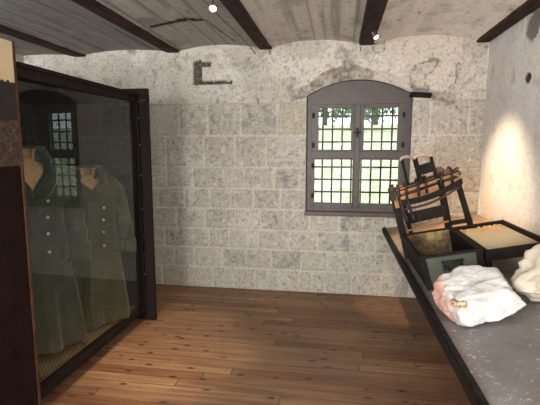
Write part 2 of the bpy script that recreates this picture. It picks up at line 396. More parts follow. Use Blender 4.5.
# charred lintel stub
lb = MB(); lb.box((-.1, -.05, -.025), (.1, .06, .025)); o = lb.build('lintel_stub', M_black, loc=(.81, YW, 2.118), bevel=.012); o.rotation_euler = (0, radians(4), 0)
tag(o, 'dark charred timber stub sticking out of the wall right of the window arch', 'timber')

# ------------------------------------------------------------------ outside
og = MB()
def gz(x, y): return (.40+ (y-5)*.137 + .12*fbm(x*.3, y*.3, 0, 3)) if y < 22 else 2.72+.1*fbm(x*.3, y*.3, 0, 3)
nx, ny = 70, 60; xs = rng(-28, 22, nx); ys = rng(5.02, 45, ny)
ys = rng(5.5, 45, ny)
og.add([(x, y, gz(x, y)) for y in ys for x in xs], [(j*nx+i, j*nx+i+1, (j+1)*nx+i+1, (j+1)*nx+i) for j in range(ny-1) for i in range(nx-1)])
M_grass = mottled('sunlit_grass', (.22, .28, .13), (.40, .43, .26), 3, .9, c3=(.52, .50, .42), bs=.6, bd=.02)
o = og.build('lawn', M_grass, smooth=True); tag(o, 'bright sunlit lawn rising outside the window', 'lawn', kind='stuff')
M_bark = mottled('bark', (.03, .025, .02), (.08, .065, .05), 8, .9); M_leaf = mottled('leaves', (.035, .10, .035), (.09, .20, .06), 1.5, .8, bs=0)
def tree(x, y, h, r, cr, label):
    z0 = gz(x, y)-.1; t = empty('tree', (x, y, z0)); tag(t, label, 'tree', 'trees beyond the lawn')
    m_ = MB(); P = [(0, 0, 0), (.05, 0, h*.3), (-.05, .05, h*.6), (.1, 0, h)]; m_.tube(P, [r*1.3, r, r*.8, r*.3], 10)
    m_.tube([P[2], (cr*.6, 0, h*.85)], [r*.5, r*.15], 7); m_.tube([P[1], (-cr*.6, .3, h*.7)], [r*.45, r*.12], 7)
    m_.build('trunk', M_bark, t, smooth=True)
    m_ = MB(); rd = random.Random(int(x*10))
    for c in range(16):
        cc = Vector((rd.uniform(-cr, cr)*.8, rd.uniform(-cr, cr)*.6, h*rd.uniform(.16, 1.0)))
        for k in range(80):
            p = cc+Vector((rd.gauss(0, 1), rd.gauss(0, 1), rd.gauss(0, .7)))*cr*.28
            E_ = Euler((rd.uniform(0, 6), rd.uniform(0, 6), rd.uniform(0, 6))).to_matrix(); s = rd.uniform(.08, .16)
            m_.add([p+E_ @ Vector(q)*s for q in ((-1, 0, 0), (0, -.6, .1), (1, 0, 0), (0, .6, .1))], [(0, 1, 2, 3)])
    m_.build('foliage', M_leaf, t)
for a_ in [(-2.3, 20, 4.2, .13, 1.1, 'leafy tree at the left edge of the view through the window'), (-.75, 24, 5, .12, .9, 'slim tree left of the window mullion'),
           (.6, 19, 4.4, .10, .9, 'slim tree seen left of centre through the panes'), (2.0, 25, 5.2, .16, 1.1, 'leafy tree seen through the right panes'),
           (3.7, 20, 4.4, .13, 1.2, 'tree at the right edge of the view through the window'), (-5.2, 25, 5.5, .18, 1.8, 'broad tree outside, far left of the lawn')]: tree(*a_)

# ------------------------------------------------------------- display case
CX0, CX1, CY0, CY1, CZF, CZT = -2.75, -1.735, 2.135, 3.56, .135, 2.055
cs = empty('display_case', (-2.2, 2.4, 0)); tag(cs, 'tall dark wooden glass-fronted display case holding two greatcoats', 'display case')
def cp(mb, name, mat, parent=cs, **k):
    mb.v = [(x+2.2, y-2.4, z) for x, y, z in mb.v]; return mb.build(name, mat, parent, **k)
m_ = MB(); m_.box((CX0, CY0, 0), (CX1-.10, CY1, CZF-.03)); m_.box((CX0, CY0, CZF-.03), (CX1-.012, CY1, CZF-.002)); cp(m_, 'base', M_dark, bevel=.004)
m_ = MB(); m_.box((CX1-.065, CY0, CZF-.035), (CX1+.012, CY1, CZF+.012)); cp(m_, 'bottom_rail', M_dark, bevel=.004)
m_ = MB(); m_.box((CX0, CY0, CZT-.075), (CX1+.005, CY1, CZT)); m_.box((CX1-.01, CY0, CZT-.022), (CX1+.022, CY1, CZT+.004)); cp(m_, 'top', M_dark, bevel=.004)
m_ = MB(); m_.box((CX0-.03, CY0, 0), (CX0, CY1, CZT)); cp(m_, 'back_panel', M_case_in)
m_ = MB(); m_.box((CX0-.03, CY0-.03, 0), (CX1, CY0, CZT)); cp(m_, 'side_panel', M_dark, bevel=.004)
m_ = MB(); m_.box((CX0-.03, CY1, 0), (-1.642, CY1+.04, 2.105)); cp(m_, 'end_panel', M_dark, bevel=.005)
m_ = MB(); m_.box((CX0, CY1-.006, CZF), (CX1-.04, CY1-.001, CZT-.08)); cp(m_, 'end_lining', M_case_in)
m_ = MB(); m_.box((CX1-.035, CY1-.035, CZF+.018), (CX1+.012, CY1-.001, CZT-.075)); sp = cp(m_, 'glazing_post', M_dark, bevel=.003)
for z in (.45, .62, .80, 1.05, 1.35, 1.62, 1.85, 1.99):
    m_ = MB(); m_.tube([(CX1+.012, CY1-.018, z), (CX1+.018, CY1-.018, z)], .006, 8); cp(m_, 'screw', M_chrome, sp)
m_ = MB(); m_.tube([(CX1+.03, CY1-.004, 2.0), (CX1+.075, CY1-.004, 2.0)], .004, 8); cp(m_, 'hook', M_chrome)
m_ = MB()
def pane(y0, x0, y1, x1, z0=CZF+.01, z1=CZT-.07):
    m_.add([(x0, y0, z0), (x1, y1, z0), (x1, y1, z1), (x0, y0, z1)], [(0, 1, 2, 3)])
pane(CY0+.002, CX1-.052, CY1-.03, CX1+.004)     # the front glass hangs a touch askew in its frame
cp(m_, 'glass_pane', M_glassC)

# woven brass floor mat
mw, nt, b_, _ = NT('woven_mat')
tc = nt.nodes.new('ShaderNodeTexCoord'); ck = nt.nodes.new('ShaderNodeTexChecker'); ck.inputs['Scale'].default_value = 70
ck.inputs['Color1'].default_value = (.20, .15, .085, 1); ck.inputs['Color2'].default_value = (.035, .028, .02, 1)
nt.links.new(tc.outputs['Object'], ck.inputs['Vector']); nt.links.new(ck.outputs['Color'], b_.inputs['Base Color']); b_.inputs['Roughness'].default_value = .6; bump(nt, b_, ck.outputs['Fac'], .6, .004)
m_ = MB(); m_.box((-2.70+2.2, 2.15-2.4, 0), (CX1-.07+2.2, CY1-.012-2.4, .006)); o = m_.build('woven_mat', mw, loc=(-2.2, 2.4, CZF-.002)); tag(o, 'brown woven mat covering the display case floor under the coats', 'mat')

# coats
def coat(name, loc, rz, H, mat, label, hem=0.0, seed=0, wmul=1.0, vz=.86):
    t = empty(name, loc, (0, 0, rz)); tag(t, label, 'coat', 'greatcoats in the display case')
    # z, half width (y), half depth (x), centre x ; heights as a fraction of H, from the case floor
    Z = [(hem, .300, .215, 0), (.12, .292, .205, 0), (.25, .278, .19, 0), (.38, .262, .175, 0), (.50, .244, .162, 0), (.60, .225, .15, 0), (.70, .222, .148, 0),
         (.80, .232, .155, .005), (.87, .236, .155, .005), (.92, .228, .145, 0), (.955, .195, .125, -.005), (.98, .145, .105, -.01), (1.0, .092, .088, -.015)]
    n = 96
    def P(zf, th, off=0.0):
        for i in range(len(Z)-1):
            if Z[i][0] <= zf <= Z[i+1][0]: break
        a, b = Z[i], Z[i+1]; f = min(1, max(0, (zf-a[0])/(b[0]-a[0])))
        hw, dp, cx = (a[k]*(1-f)+b[k]*f for k in (1, 2, 3))
        hw *= wmul; fo = sm(.66, .05, zf)
        w = 1+fo*(.115*sin(7*th+seed+1.2*sin(2*th+seed))+.05*sin(13*th+2*seed)) + .02*fbm(zf*9, th*2, seed, 3)
        k = abs(cos(th))**.85*(1 if cos(th) > 0 else -1); l = abs(sin(th))**.9*(1 if sin(th) > 0 else -1)
        return Vector((cx+(dp*w+off)*k, (hw*w+off)*l, zf*H-.012*H*0))
    zs = [hem+(1-hem)*i/52 for i in range(53)]
    b_ = MB(); N = len(b_.v); vs_ = []; fs_ = []
    for zf in zs:
        v = sm(vz, .99, zf)*.50+.001                 # V of the open neck
        for k in range(n+1): vs_.append(P(zf, v+(2*pi-2*v)*k/n))
    for i in range(len(zs)-1):
        for k in range(n):
            a0 = i*(n+1)+k; fs_.append((a0, a0+1, a0+n+2, a0+n+1))
    b_.add(vs_, fs_); b_.build('body', mat, t, smooth=True, solid=.008)
    # lapels folded back beside the opening
    for s in (-1, 1):
        l_ = MB(); R = []
        for i in range(9):
            zf = vz-.02+(.975-vz+.02)*i/8; v = sm(vz, .99, zf)*.50; w = .50*sin(pi*min(1, (i+1.2)/8.5))**.6+.05
            R.append([P(zf, s*(v+w*j/5), .012+.010*sin(pi*j/5)) for j in range(6)])
        l_.rings(R, False, False); l_.build('lapel', mat, t, smooth=True, solid=.007)
    # placket with the dark overlap line
    p_ = MB(); R = [[P(zf, .02+a, .010) for a in (-.24, -.16, -.08, 0, .06)] for zf in rng(hem+.01, .84, 30)]
    p_.rings(R, False, False); pl = p_.build('placket', mat, t, smooth=True, solid=.007)
    p_ = MB(); R = [[P(zf, a, .012) for a in (-.245, -.215)] for zf in rng(hem+.01, .83, 30)]
    p_.rings(R, False, False); p_.build('placket_edge', M_coat_dark, pl, smooth=True, solid=.008)
    # collar
    c_ = MB(); R = []
    for dz, r, in ((-.012, .0), (.02, .004), (.05, .008), (.068, .018), (.066, .034), (.04, .046), (.01, .060), (-.018, .072)):
        row = []
        for k in range(41):
            th = -pi+.62+(2*pi-1.24)*k/40+pi; e = sm(0, .2, min(k, 40-k)/40)
            row.append(Vector((-.015+(.086+r)*cos(th), (.090+r*1.15)*sin(th)*1.0, H+dz-(.055 if r > .02 else .02)*(1-e)+ .0)))
        R.append(row)
    c_.rings(R, False, False); c_.build('collar', mat, t, smooth=True, solid=.009)
    c_ = MB(); R = [[Vector((-.015+(.078-.01*q)*cos(th), (.080-.01*q)*sin(th), H+.055-.11*q)) for th in rng(.5, 2*pi-.5, 31)] for q in (0, .35, .7, 1)]
    c_.rings(R, False, False); c_.build('lining', M_lining, t, smooth=True, solid=.003)
    # sleeves with turned cuffs
    for s in (-1, 1):
        pts = [(0, .135, .955), (.0, .185, .945), (.005, .225, .905), (.01, .255, .84), (.02, .275, .76), (.035, .29, .68), (.055, .30, .60), (.075, .298, .53), (.09, .293, .47)]
        rad = [.050, .068, .080, .084, .080, .076, .074, .072, .070]
        c0 = [Vector((a, s*b*wmul, c*H)) for a, b, c in pts]; R = []
        m = 44
        for i in range(m):
            f = i/(m-1)*(len(pts)-1); k = min(int(f), len(pts)-2); q = f-k
            c = c0[k].lerp(c0[k+1], q); r = rad[k]*(1-q)+rad[k+1]*q; d = (c0[k+1]-c0[k]).normalized()
            a = Vector((1, 0, 0)); a = (a-d*a.dot(d)).normalized(); bb = d.cross(a)
            R.append([c+(a*cos(th)*1.05+bb*sin(th)*.92)*(r*(1+.05*sin(i*1.1+2*sin(th)+seed)*sm(.1, .4, i/m)+.04*fbm(i*.25, th, s, 2))) for th in rng(0, 2*pi*(23/24), 24)])
        sl_ = MB(); sl_.rings(R, False); so = sl_.build('sleeve', mat, t, smooth=True, solid=.006)
        cu = MB(); e0, e1 = c0[-2].lerp(c0[-1], .0), c0[-1]+(c0[-1]-c0[-2]).normalized()*.012; d = (e1-e0).normalized()
        a = Vector((1, 0, 0)); a = (a-d*a.dot(d)).normalized(); bb = d.cross(a)
        R = [[e0.lerp(e1, q)+(a*cos(th)*1.08+bb*sin(th)*.95)*r for th in rng(0, 2*pi*(23/24), 24)] for q, r in ((-.25, .074), (-.3, .085), (0, .087), (.5, .088), (1, .086), (1.02, .074))]
        cu.rings(R, False); cu.build('cuff', mat, so, smooth=True, solid=.004)
        p_ = MB(); R = [[P(zf, s*a, .012+.004) for a in (.62, .75, .9, 1.05, 1.18)] for zf in (.545, .53, .51, .487)]
        p_.rings(R, False, False); p_.build('pocket_flap', mat, t, smooth=True, solid=.008)
    for th, zz in [(-.42, .79), (-.40, .71), (-.36, .63), (-.33, .54), (.30, .79), (.28, .71), (.26, .63), (.24, .54)]:
        c = P(zz, th, .022); nrm = Vector((c.x*2.2, c.y, 0)).normalized(); M = Matrix.Translation(c) @ nrm.to_track_quat('Z', 'Y').to_matrix().to_4x4()
        bt = MB(); bt.lathe([(.001, .006), (.006, .0055), (.0105, .003), (.0115, 0), (.0115, -.004)], n=14, M=M); bt.build('button', M_brass, t, smooth=True)
    # the dress form carrying it
    f_ = empty('dress_form', loc, (0, 0, rz))
    tag(f_, 'tan dress form inside the %s greatcoat' % ('near grey-green' if seed == 0 else 'far olive'), 'dress form', 'dress forms under the coats')
    q_ = MB(); R = [[Vector((z_[3]+z_[2]*.80*cos(th), z_[1]*.80*wmul*sin(th), z_[0]*H)) for th in rng(0, 2*pi*31/32, 32)] for z_ in Z if .55 < z_[0] < .97]
    R += [[Vector((-.015+r*cos(th), r*sin(th), z)) for th in rng(0, 2*pi*31/32, 32)] for r, z in ((.066, .98*H), (.060, H-.012), (.03, H-.002))]
    q_.rings(R); q_.build('torso', M_lining, f_, smooth=True)
    q_ = MB(); q_.tube([(0, 0, .01), (0, 0, .62*H)], .016); q_.lathe([(.12, .0), (.12, .012), (.03, .02), (.02, .03)]); q_.build('stand', M_black, f_)
zc = CZF+.005
coat('greatcoat', (-2.10, 2.60, zc), radians(-38), 1.395, M_coatA, 'grey-green wool greatcoat with brass buttons, nearer one in the display case', .045, 0, .98, .83)
coat('greatcoat', (-2.03, 3.19, zc), radians(-42), 1.235, M_coatB, 'olive wool greatcoat with hanging cuffs, at the far end of the display case', .01, 2.1, .93, .90)

# photo panel at the near end of the case
pp = empty('exhibit_panel', (-1.725, 1.4, 0)); tag(pp, 'tall brown exhibit board with a landscape photograph, at the near end of the display case', 'board')
m_ = MB(); m_.box((-.02, -.8, 0), (.02, .68, 2.15)); m_.build('board', M_rustboard, pp, bevel=.003)
m_ = MB(); m_.box((-.024, .68, 0), (.024, .70, 2.155)); m_.build('edge_strip', M_redwood, pp, bevel=.003)
m_ = MB(); ph = empty('photograph', (0, 0, 0)); ph.parent = pp
m_.box((.0205, -.75, 1.90), (.0235, .678, 2.148)); m_.build('sky_print', M_tan, ph)
m_ = MB(); rd = random.Random(3); top = [(y, 1.935+.03*fbm(y*9, 0, 2, 4)+.02*fbm(y*50, 0, 1, 2)) for y in rng(-.75, .678, 160)]
vs_ = [(.0245, y, z) for y, z in top]+[(.0245, y, 1.74) for y, z in top]+[(.0205, y, z) for y, z in top]+[(.0205, y, 1.74) for y, z in top]; n = 160; F = []
for i in range(n-1): F += [(i, n+i, n+i+1, i+1), (i, i+1, 2*n+i+1, 2*n+i)]
m_.add(vs_, F); m_.build('tree_line_print', M_tree_print, ph)
m_ = MB(); m_.box((.0205, -.75, 1.50), (.0235, .678, 1.745)); m_.build('ground_print', M_ground_print, ph)

# -------------------------------------------------------------- sloping table
A = math.atan((.932-.748)/(1.445-.499)); O = Vector((.499, 0, .748))
def W(u, y, h): return Vector((O.x+u*cos(A)-h*sin(A), y, O.z+u*sin(A)+h*cos(A)))
ROT = (0, -A, 0)
def deckm():
    m, nt, b, _ = NT('dusty_slate_deck')
    c = ramp(nt, [(.3, (.12, .108, .10)), (.55, (.19, .175, .168)), (.75, (.27, .255, .245))], texn(nt, 2.6, 6))
    c = mixc(nt, c, (.10, .06, .035), ramp(nt, [(.52, (0,)*3), (.68, (.75,)*3)], texn(nt, 3.4, 4, sc=(1, 1, 3))))
    tc = nt.nodes.new('ShaderNodeTexCoord'); sx = nt.nodes.new('ShaderNodeSeparateXYZ'); nt.links.new(tc.outputs['Object'], sx.inputs[0])
    far = nt.nodes.new('ShaderNodeMapRange'); nt.links.new(sx.outputs[1], far.inputs[0]); far.inputs[1].default_value = .4; far.inputs[2].default_value = 1.0
    c = mixc(nt, c, ramp(nt, [(.3, (.22, .12, .06)), (.7, (.42, .27, .15))], texn(nt, 9, 5)), math_(nt, 'MULTIPLY', far.outputs[0], .85))     # rust on the far end
    dust = math_(nt, 'ADD', texn(nt, 34, 5, .75), math_(nt, 'MULTIPLY', texn(nt, 3, 2), .12))
    c = mixc(nt, c, (.60, .57, .54), ramp(nt, [(.645, (0,)*3), (.76, (.9,)*3)], dust))
    nt.links.new(c, b.inputs['Base Color']); b.inputs['Roughness'].default_value = .5; bump(nt, b, texn(nt, 40, 5), .25, .003); return m
YT0 = .75
tb = empty('sloping_table', W(.45, 2.65, -.05), ROT); tag(tb, 'large sloping grey table with a dark edge along the right wall', 'table')
def tp(mb, name, mat, **k):
    mb.v = [(x-.45, y-2.65, z+.05) for x, y, z in mb.v]; return mb.build(name, mat, tb, **k)
m_ = MB(); m_.box((0, YT0, -.05), (.925, 4.545, 0)); tp(m_, 'tabletop', deckm())
m_ = MB(); m_.box((-.024, YT0, -.052), (.0, 4.545, .006)); m_.box((-.012, YT0, .0), (.012, 4.545, .016)); tp(m_, 'edge_rail', M_black, bevel=.004)
# legs stay plumb under the tilted top
for y in (1.2, 3.9):
    for x in (1.06, 1.35):
        top = W(0, 0, 0).z-.05+(x-O.x)*math.tan(A); m_ = MB(); m_.box((x-.03, y-.03, 0), (x+.03, y+.03, top-.004))
        Mi = (Matrix.Translation(W(.45, 2.65, -.05)) @ Euler(ROT).to_matrix().to_4x4()).inverted(); m_.v = [tuple(Mi @ Vector(v)) for v in m_.v]; m_.build('leg', M_black, tb, bevel=.004)

def onto(name, u, y, h, label, cat):
    t = empty(name, W(u, y, h), ROT); tag(t, label, cat); return t
# green box (ore hopper): bottom narrower than the rim
bx = onto('ore_box', .2, 2.9, 0, 'open dark green box with mottled inside and black latch, on the table beside the tray', 'box')
u0, u1, y0, y1, hb = .045, .375, 2.56, 3.24, .19
def bxp(mb, name, mat, parent=bx, **k):
    mb.v = [(x-.2, y-2.9, z) for x, y, z in mb.v]; return mb.build(name, mat, parent, **k)
def slab(mb, p, t):   # p four corners, t offset vector
    t = Vector(t); mb.add([Vector(q) for q in p]+[Vector(q)+t for q in p], [(0, 1, 2, 3), (7, 6, 5, 4), (0, 4, 5, 1), (1, 5, 6, 2), (2, 6, 7, 3), (3, 7, 4, 0)])
T = .025; L0 = u0-.015
m_ = MB(); slab(m_, [(u0, y0, .005), (u1, y0, .005), (u1, y0, hb), (L0, y0, hb)], (0, .018, 0)); bxp(m_, 'front_panel', M_greenbox, bevel=.002)
m_ = MB(); slab(m_, [(u0, y1-.018, .005), (u1, y1-.018, .005), (u1, y1-.018, hb), (L0, y1-.018, hb)], (0, .018, 0)); bxp(m_, 'back_panel', M_boxin, bevel=.002)
m_ = MB(); slab(m_, [(u0, y0+.018, .005), (u0, y1-.018, .005), (L0, y1-.018, hb), (L0, y0+.018, hb)], (.018, 0, 0)); bxp(m_, 'side_panel', M_black, bevel=.002)
m_ = MB(); slab(m_, [(u1-.018, y0+.018, .005), (u1-.018, y1-.018, .005), (u1-.018, y1-.018, hb), (u1-.018, y0+.018, hb)], (.018, 0, 0)); bxp(m_, 'side_panel', M_black, bevel=.002)
m_ = MB(); m_.box((u0+.01, y0+.01, .002), (u1-.01, y1-.01, .02)); bxp(m_, 'bottom', M_black)
m_ = MB(); m_.box((L0-.008, y0-.01, hb), (L0+.02, y1, hb+.014)); m_.box((u1-.022, y0-.01, hb), (u1+.006, y1, hb+.014)); m_.box((L0-.008, y0-.012, hb), (u1+.006, y0+.016, hb+.014)); m_.box((L0, y1-.02, hb), (u1, y1, hb+.014)); bxp(m_, 'rim', M_black, bevel=.003)
m_ = MB()
m_.bar((L0+.012, y0-.008, hb), (u0+.014, y0-.008, .0), .014, .032); bxp(m_, 'corner_strip', M_black, bevel=.002)
m_ = MB(); m_.bar((u1-.014, y0-.008, hb), (u1-.014, y0-.008, .0), .014, .034); bxp(m_, 'corner_strip', M_black, bevel=.002)
m_ = MB(); m_.box((.15, y0-.012, .10), (.265, y0, .150)); la = bxp(m_, 'latch_plate', M_iron, bevel=.003)
m_ = MB(); m_.tube([(.163, y0-.012, .135), (.163, y0-.035, .122), (.175, y0-.038, .112), (.24, y0-.038, .112), (.252, y0-.035, .122), (.252, y0-.012, .135)], .006, 8); m_.tube([(.145, y0-.014, .158), (.27, y0-.014, .158)], .006, 8); bxp(m_, 'handle', M_iron, la, smooth=True)

# screen tray beside the box
ty = onto('screening_tray', .565, 2.92, 0, 'shallow black-framed tray with a sand-coloured mesh bottom, right of the green box', 'tray')
t0, t1, q0, q1, h0, h1 = .392, .755, 2.56, 3.30, .120, .185
def typ(mb, name, mat, **k):
    mb.v = [(x-.565, y-2.92, z) for x, y, z in mb.v]; return mb.build(name, mat, ty, **k)
m_ = MB(); m_.box((t0, q0, h0), (t1, q0+.026, h1)); m_.box((t0, q1-.026, h0), (t1, q1, h1)); m_.box((t0, q0+.026, h0), (t0+.026, q1-.026, h1)); m_.box((t1-.026, q0+.026, h0), (t1, q1-.026, h1)); typ(m_, 'frame', M_black, bevel=.004)
mm, nt, b_, _ = NT('wire_screen'); tc = nt.nodes.new('ShaderNodeTexCoord'); wv = nt.nodes.new('ShaderNodeTexWave'); wv.inputs['Scale'].default_value = 16; wv.bands_direction = 'Y'; nt.links.new(tc.outputs['Object'], wv.inputs['Vector'])
c = mixc(nt, (.40, .36, .25), (.56, .50, .36), wv.outputs['Fac']); c = mixc(nt, c, (.58, .34, .16), ramp(nt, [(.45, (0,)*3), (.68, (.9,)*3)], texn(nt, 5, 4)))
nt.links.new(c, b_.inputs['Base Color']); b_.inputs['Roughness'].default_value = .8; bump(nt, b_, wv.outputs['Fac'], .5, .003)
m_ = MB(); m_.box((t0+.02, q0+.02, h0+.03), (t1-.02, q1-.02, h0+.038)); typ(m_, 'mesh_bottom', mm)
m_ = MB(); rd = random.Random(5)
for k in range(26):
    x, y = rd.uniform(t0+.05, t1-.04), q1-.04-abs(rd.gauss(0, .035)); m_.lathe([(.001, 0), (.012, .0), (.009, .008), (.002, .011)], (x, y, h0+.038), 7)
o = typ(m_, 'grit', M_sand); o['kind'] = 'stuff'
for x in (t0+.016, t1-.016):
    for y in (q0+.016, q1-.016):
        m_ = MB(); m_.box((x-.015, y-.015, 0), (x+.015, y+.015, h0)); typ(m_, 'leg', M_black, bevel=.002)

# the antique machine standing behind box and tray
mc = onto('winnowing_machine', .26, 3.38, 0, 'antique dark wooden machine with slatted top, gears and two upright hoops, behind the green box', 'machine')
S = radians(6.5)
def mp(mb, name, mat, parent=mc, **k):
    mb.v = [(x-.26, y-3.38, z) for x, y, z in mb.v]; return mb.build(name, mat, parent, **k)
def leg(name, a, b, w, t, mat=None):
    m_ = MB(); m_.bar(a, b, t, w); return mp(m_, name, mat or M_black, bevel=.004)
leg('leg', (.018, 3.30, .52), (.055, 3.30, 0), .050, .05)
leg('leg', (.085, 3.40, .47), (.128, 3.40, 0), .030, .03)
leg('leg', (.362, 3.30, .555), (.392, 3.36, 0), .046, .045)
leg('leg', (.492, 3.36, .545), (.565, 3.36, 0), .036, .045)
m_ = MB(); m_.bar((.018, 3.268, .515), (.030, 3.268, .40), .012, .032); mp(m_, 'leg_plate', M_machinewood, bevel=.003)
# tool rods hanging at the left legs
for x, y in ((.052, 3.26), (.105, 3.26)):
    m_ = MB(); m_.tube([(x, y, .46), (x+.030, y, .27)], [.010, .013], 9); m_.tube([(x+.02, y, .34), (x+.03, y, .27)], .017, 9); mp(m_, 'rod', M_iron, smooth=True)
m_ = MB(); m_.bar((.07, 3.30, .300), (.375, 3.30, .322), .026, .085); mp(m_, 'lower_board', M_black, bevel=.004)
m_ = MB(); m_.bar((.05, 3.30, .208), (.38, 3.30, .235), .02, .013); mp(m_, 'bottom_rail', M_machinewood, bevel=.003)
m_ = MB(); m_.bar((.385, 3.36, .205), (.56, 3.36, .205), .03, .030); mp(m_, 'foot_rail', M_black, bevel=.003)
# curved cradle: arched bottom, wooden top
m_ = MB(); n = 22; R = []
for i in range(n):
    f = i/(n-1); x = .01+.49*f; zt = .462+.085*f-.0; zb = .418+.072*f-.045*sin(pi*f)+.02*(1-f)
    R.append([Vector((x, 3.285, zt)), Vector((x, 3.52, zt+.02)), Vector((x, 3.52, zb)), Vector((x, 3.285, zb))])
m_.rings(R); mp(m_, 'cradle', M_machinewood, bevel=.003)
m_ = MB(); R = []
for i in range(n):
    f = i/(n-1); x = .0+.51*f; zc_ = .43+.085*f-.035*sin(pi*f)
    R.append([Vector((x, 3.27, zc_+.026)), Vector((x, 3.284, zc_+.026)), Vector((x, 3.284, zc_-.018)), Vector((x, 3.27, zc_-.018))])
m_.rings(R); mp(m_, 'curved_rail', M_black, bevel=.002)
m_ = MB(); R = []
for i in range(n):
    f = i/(n-1); x = .02+.47*f; zc_ = .385+.095*f-.04*sin(pi*f)
    R.append([Vector((x, 3.275, zc_+.008)), Vector((x, 3.29, zc_+.008)), Vector((x, 3.29, zc_-.008)), Vector((x, 3.275, zc_-.008))])
m_.rings(R); mp(m_, 'lower_strip', M_redwood)
for k in range(5):        # slats lengthwise on the cradle
    y = 3.30+.05*k; dz = .0017*k*2; m_ = MB(); m_.bar((.02, y, .485+dz+.012), (.50, y, .565+dz+.012), .022, .022); mp(m_, 'slat', M_black if k % 2 else M_machinewood, bevel=.003)
for f in (.10, .22, .40, .52, .74, .9):  # iron straps arched across
    x = .01+.49*f; z = .50+.085*f; m_ = MB(); m_.tube([(x-.012, 3.27, z-.07), (x-.01, 3.262, z-.01), (x, 3.285, z+.030), (x+.008, 3.36, z+.045), (x+.014, 3.45, z+.04), (x+.016, 3.52, z+.01)], .009, 8); mp(m_, 'iron_strap', M_iron, smooth=True)
# head block on the left end
m_ = MB(); m_.box((-.012, 3.25, .46), (.03, 3.33, .535)); m_.lathe([(.03, 0), (.03, .02), (.015, .035), (.02, .05)], (.012, 3.29, .53), 12); mp(m_, 'end_block', M_iron, bevel=.003)
# upright hoops
def hoop(x0, x1, y, zb, zt, plate):
    lean = -.012
    fr = MB(); fr.bar((x0+.006, y, zb), (x0+lean, y, zt-.01), .022, .022); fr.bar((x1+.012, y, zb-.0), (x1+lean+.004, y, zt-.02), .022, .022); h = mp(fr, 'hoop', M_black, bevel=.003)
    c = MB(); c.tube([(x0+lean-.016, y-.01, zt-.016), (x0+lean, y-.005, zt), ((x0+x1)/2+lean, y, zt+.004), (x1+lean, y, zt-.016), (x1+lean+.018, y, zt-.026)], [.009, .012, .013, .012, .009], 10); mp(c, 'hoop_handle', M_pinkwood, h, smooth=True)
    if plate: p = MB(); p.bar(((x0+x1)/2-.002, y, .615), ((x0+x1)/2-.012, y, .69), .012, x1-x0); mp(p, 'hoop_plate', M_black, h, bevel=.002)
hoop(.232, .335, 3.31, .50, .755, True)
hoop(.150, .235, 3.44, .50, .755, False)
# gear train at right
for x, y, z, r in ((.362, 3.34, .622, .022), (.395, 3.36, .60, .030), (.43, 3.34, .598, .024), (.462, 3.36, .590, .022), (.405, 3.42, .615, .02)):
    gm = MB(); n = 22; R = []
    for dy in (-.008, .008):
        R.append([Vector((x+r*(1.18 if k % 4 < 2 else .88)*cos(2*pi*k/n), y+dy, z+r*(1.18 if k % 4 < 2 else .88)*sin(2*pi*k/n))) for k in range(n)])
    gm.rings(R); gm.tube([(x, y-.022, z), (x, y+.022, z)], .007, 8); mp(gm, 'gear', mottled('gear_iron', (.06, .03, .02), (.16, .08, .05), 30, .6, metal=.3))
m_ = MB(); m_.bar((.35, 3.35, .575), (.50, 3.35, .568), .06, .014); m_.bar((.492, 3.33, .60), (.515, 3.33, .56), .02, .022); m_.tube([(.365, 3.33, .622), (.345, 3.33, .64), (.33+.02, 3.33, .655)], .007, 8); m_.tube([(.47, 3.34, .60), (.50, 3.33, .615), (.515, 3.33, .61)], .007, 8); mp(m_, 'gear_bracket', M_iron, bevel=.002)

# rocks
def rockmat(name, c1, c2, vein):
    m, nt, b, _ = NT(name)
    c = ramp(nt, [(.33, c1), (.5, c2), (.8, tuple(min(1, k*1.06) for k in c2))], texn(nt, 9, 8, .75))
    c = mixc(nt, c, (.30, .28, .27), ramp(nt, [(.56, (0,)*3), (.70, (.6,)*3)], texn(nt, 13, 6, .8)))
    if vein:
        tc = nt.nodes.new('ShaderNodeTexCoord'); s = nt.nodes.new('ShaderNodeSeparateXYZ'); nt.links.new(tc.outputs['Object'], s.inputs[0])
        w = math_(nt, 'MULTIPLY_ADD', texn(nt, 10, 4), .10, s.outputs[0])
        k = ramp(nt, [(0, (1,)*3), (1, (0,)*3)], math_(nt, 'MULTIPLY_ADD', w, 26, 3.2))
        c = mixc(nt, c, mixc(nt, (.50, .20, .15), (.55, .38, .32), texn(nt, 16, 4)), k)
    nt.links.new(c, b.inputs['Base Color']); b.inputs['Roughness'].default_value = .75; bump(nt, b, texn(nt, 30, 6, .7), .5, .006); return m
def rock(name, loc, cuts, dims, mat, seed, label):
    bm = bmesh.new(); bmesh.ops.create_icosphere(bm, subdivisions=6, radius=1)
    cuts = [(Vector(n_).normalized(), d) for n_, d in cuts]
    for v in bm.verts:
        p = v.co.normalized(); r = 1.25
        for n_, d in cuts:
            k = p.dot(n_)
            if k > .01: r = min(r, d/k)
        p = p*r
        q = p+Vector((seed, 0, 0))
        nn = noise.noise(q*1.6)*.12+noise.noise(q*3.6)*.075+noise.noise(q*9)*.028+abs(noise.noise(q*22))*.012
        p *= 1+nn; v.co = Vector((p.x*dims[0], p.y*dims[1], p.z*dims[2]))
    zm = min(v.co.z for v in bm.verts)
    for v in bm.verts: v.co.z -= zm
    for v in bm.verts:
        if v.co.z < .006: v.co.z = .0
    me = bpy.data.meshes.new(name); bm.to_mesh(me); bm.free(); me.materials.append(mat)
    for p in me.polygons: p.use_smooth = True
    t = empty(name, loc, ROT); o = bpy.data.objects.new('stone', me); COL.objects.link(o); o.parent = t; tag(t, label, 'rock', 'white rocks on the table'); return t
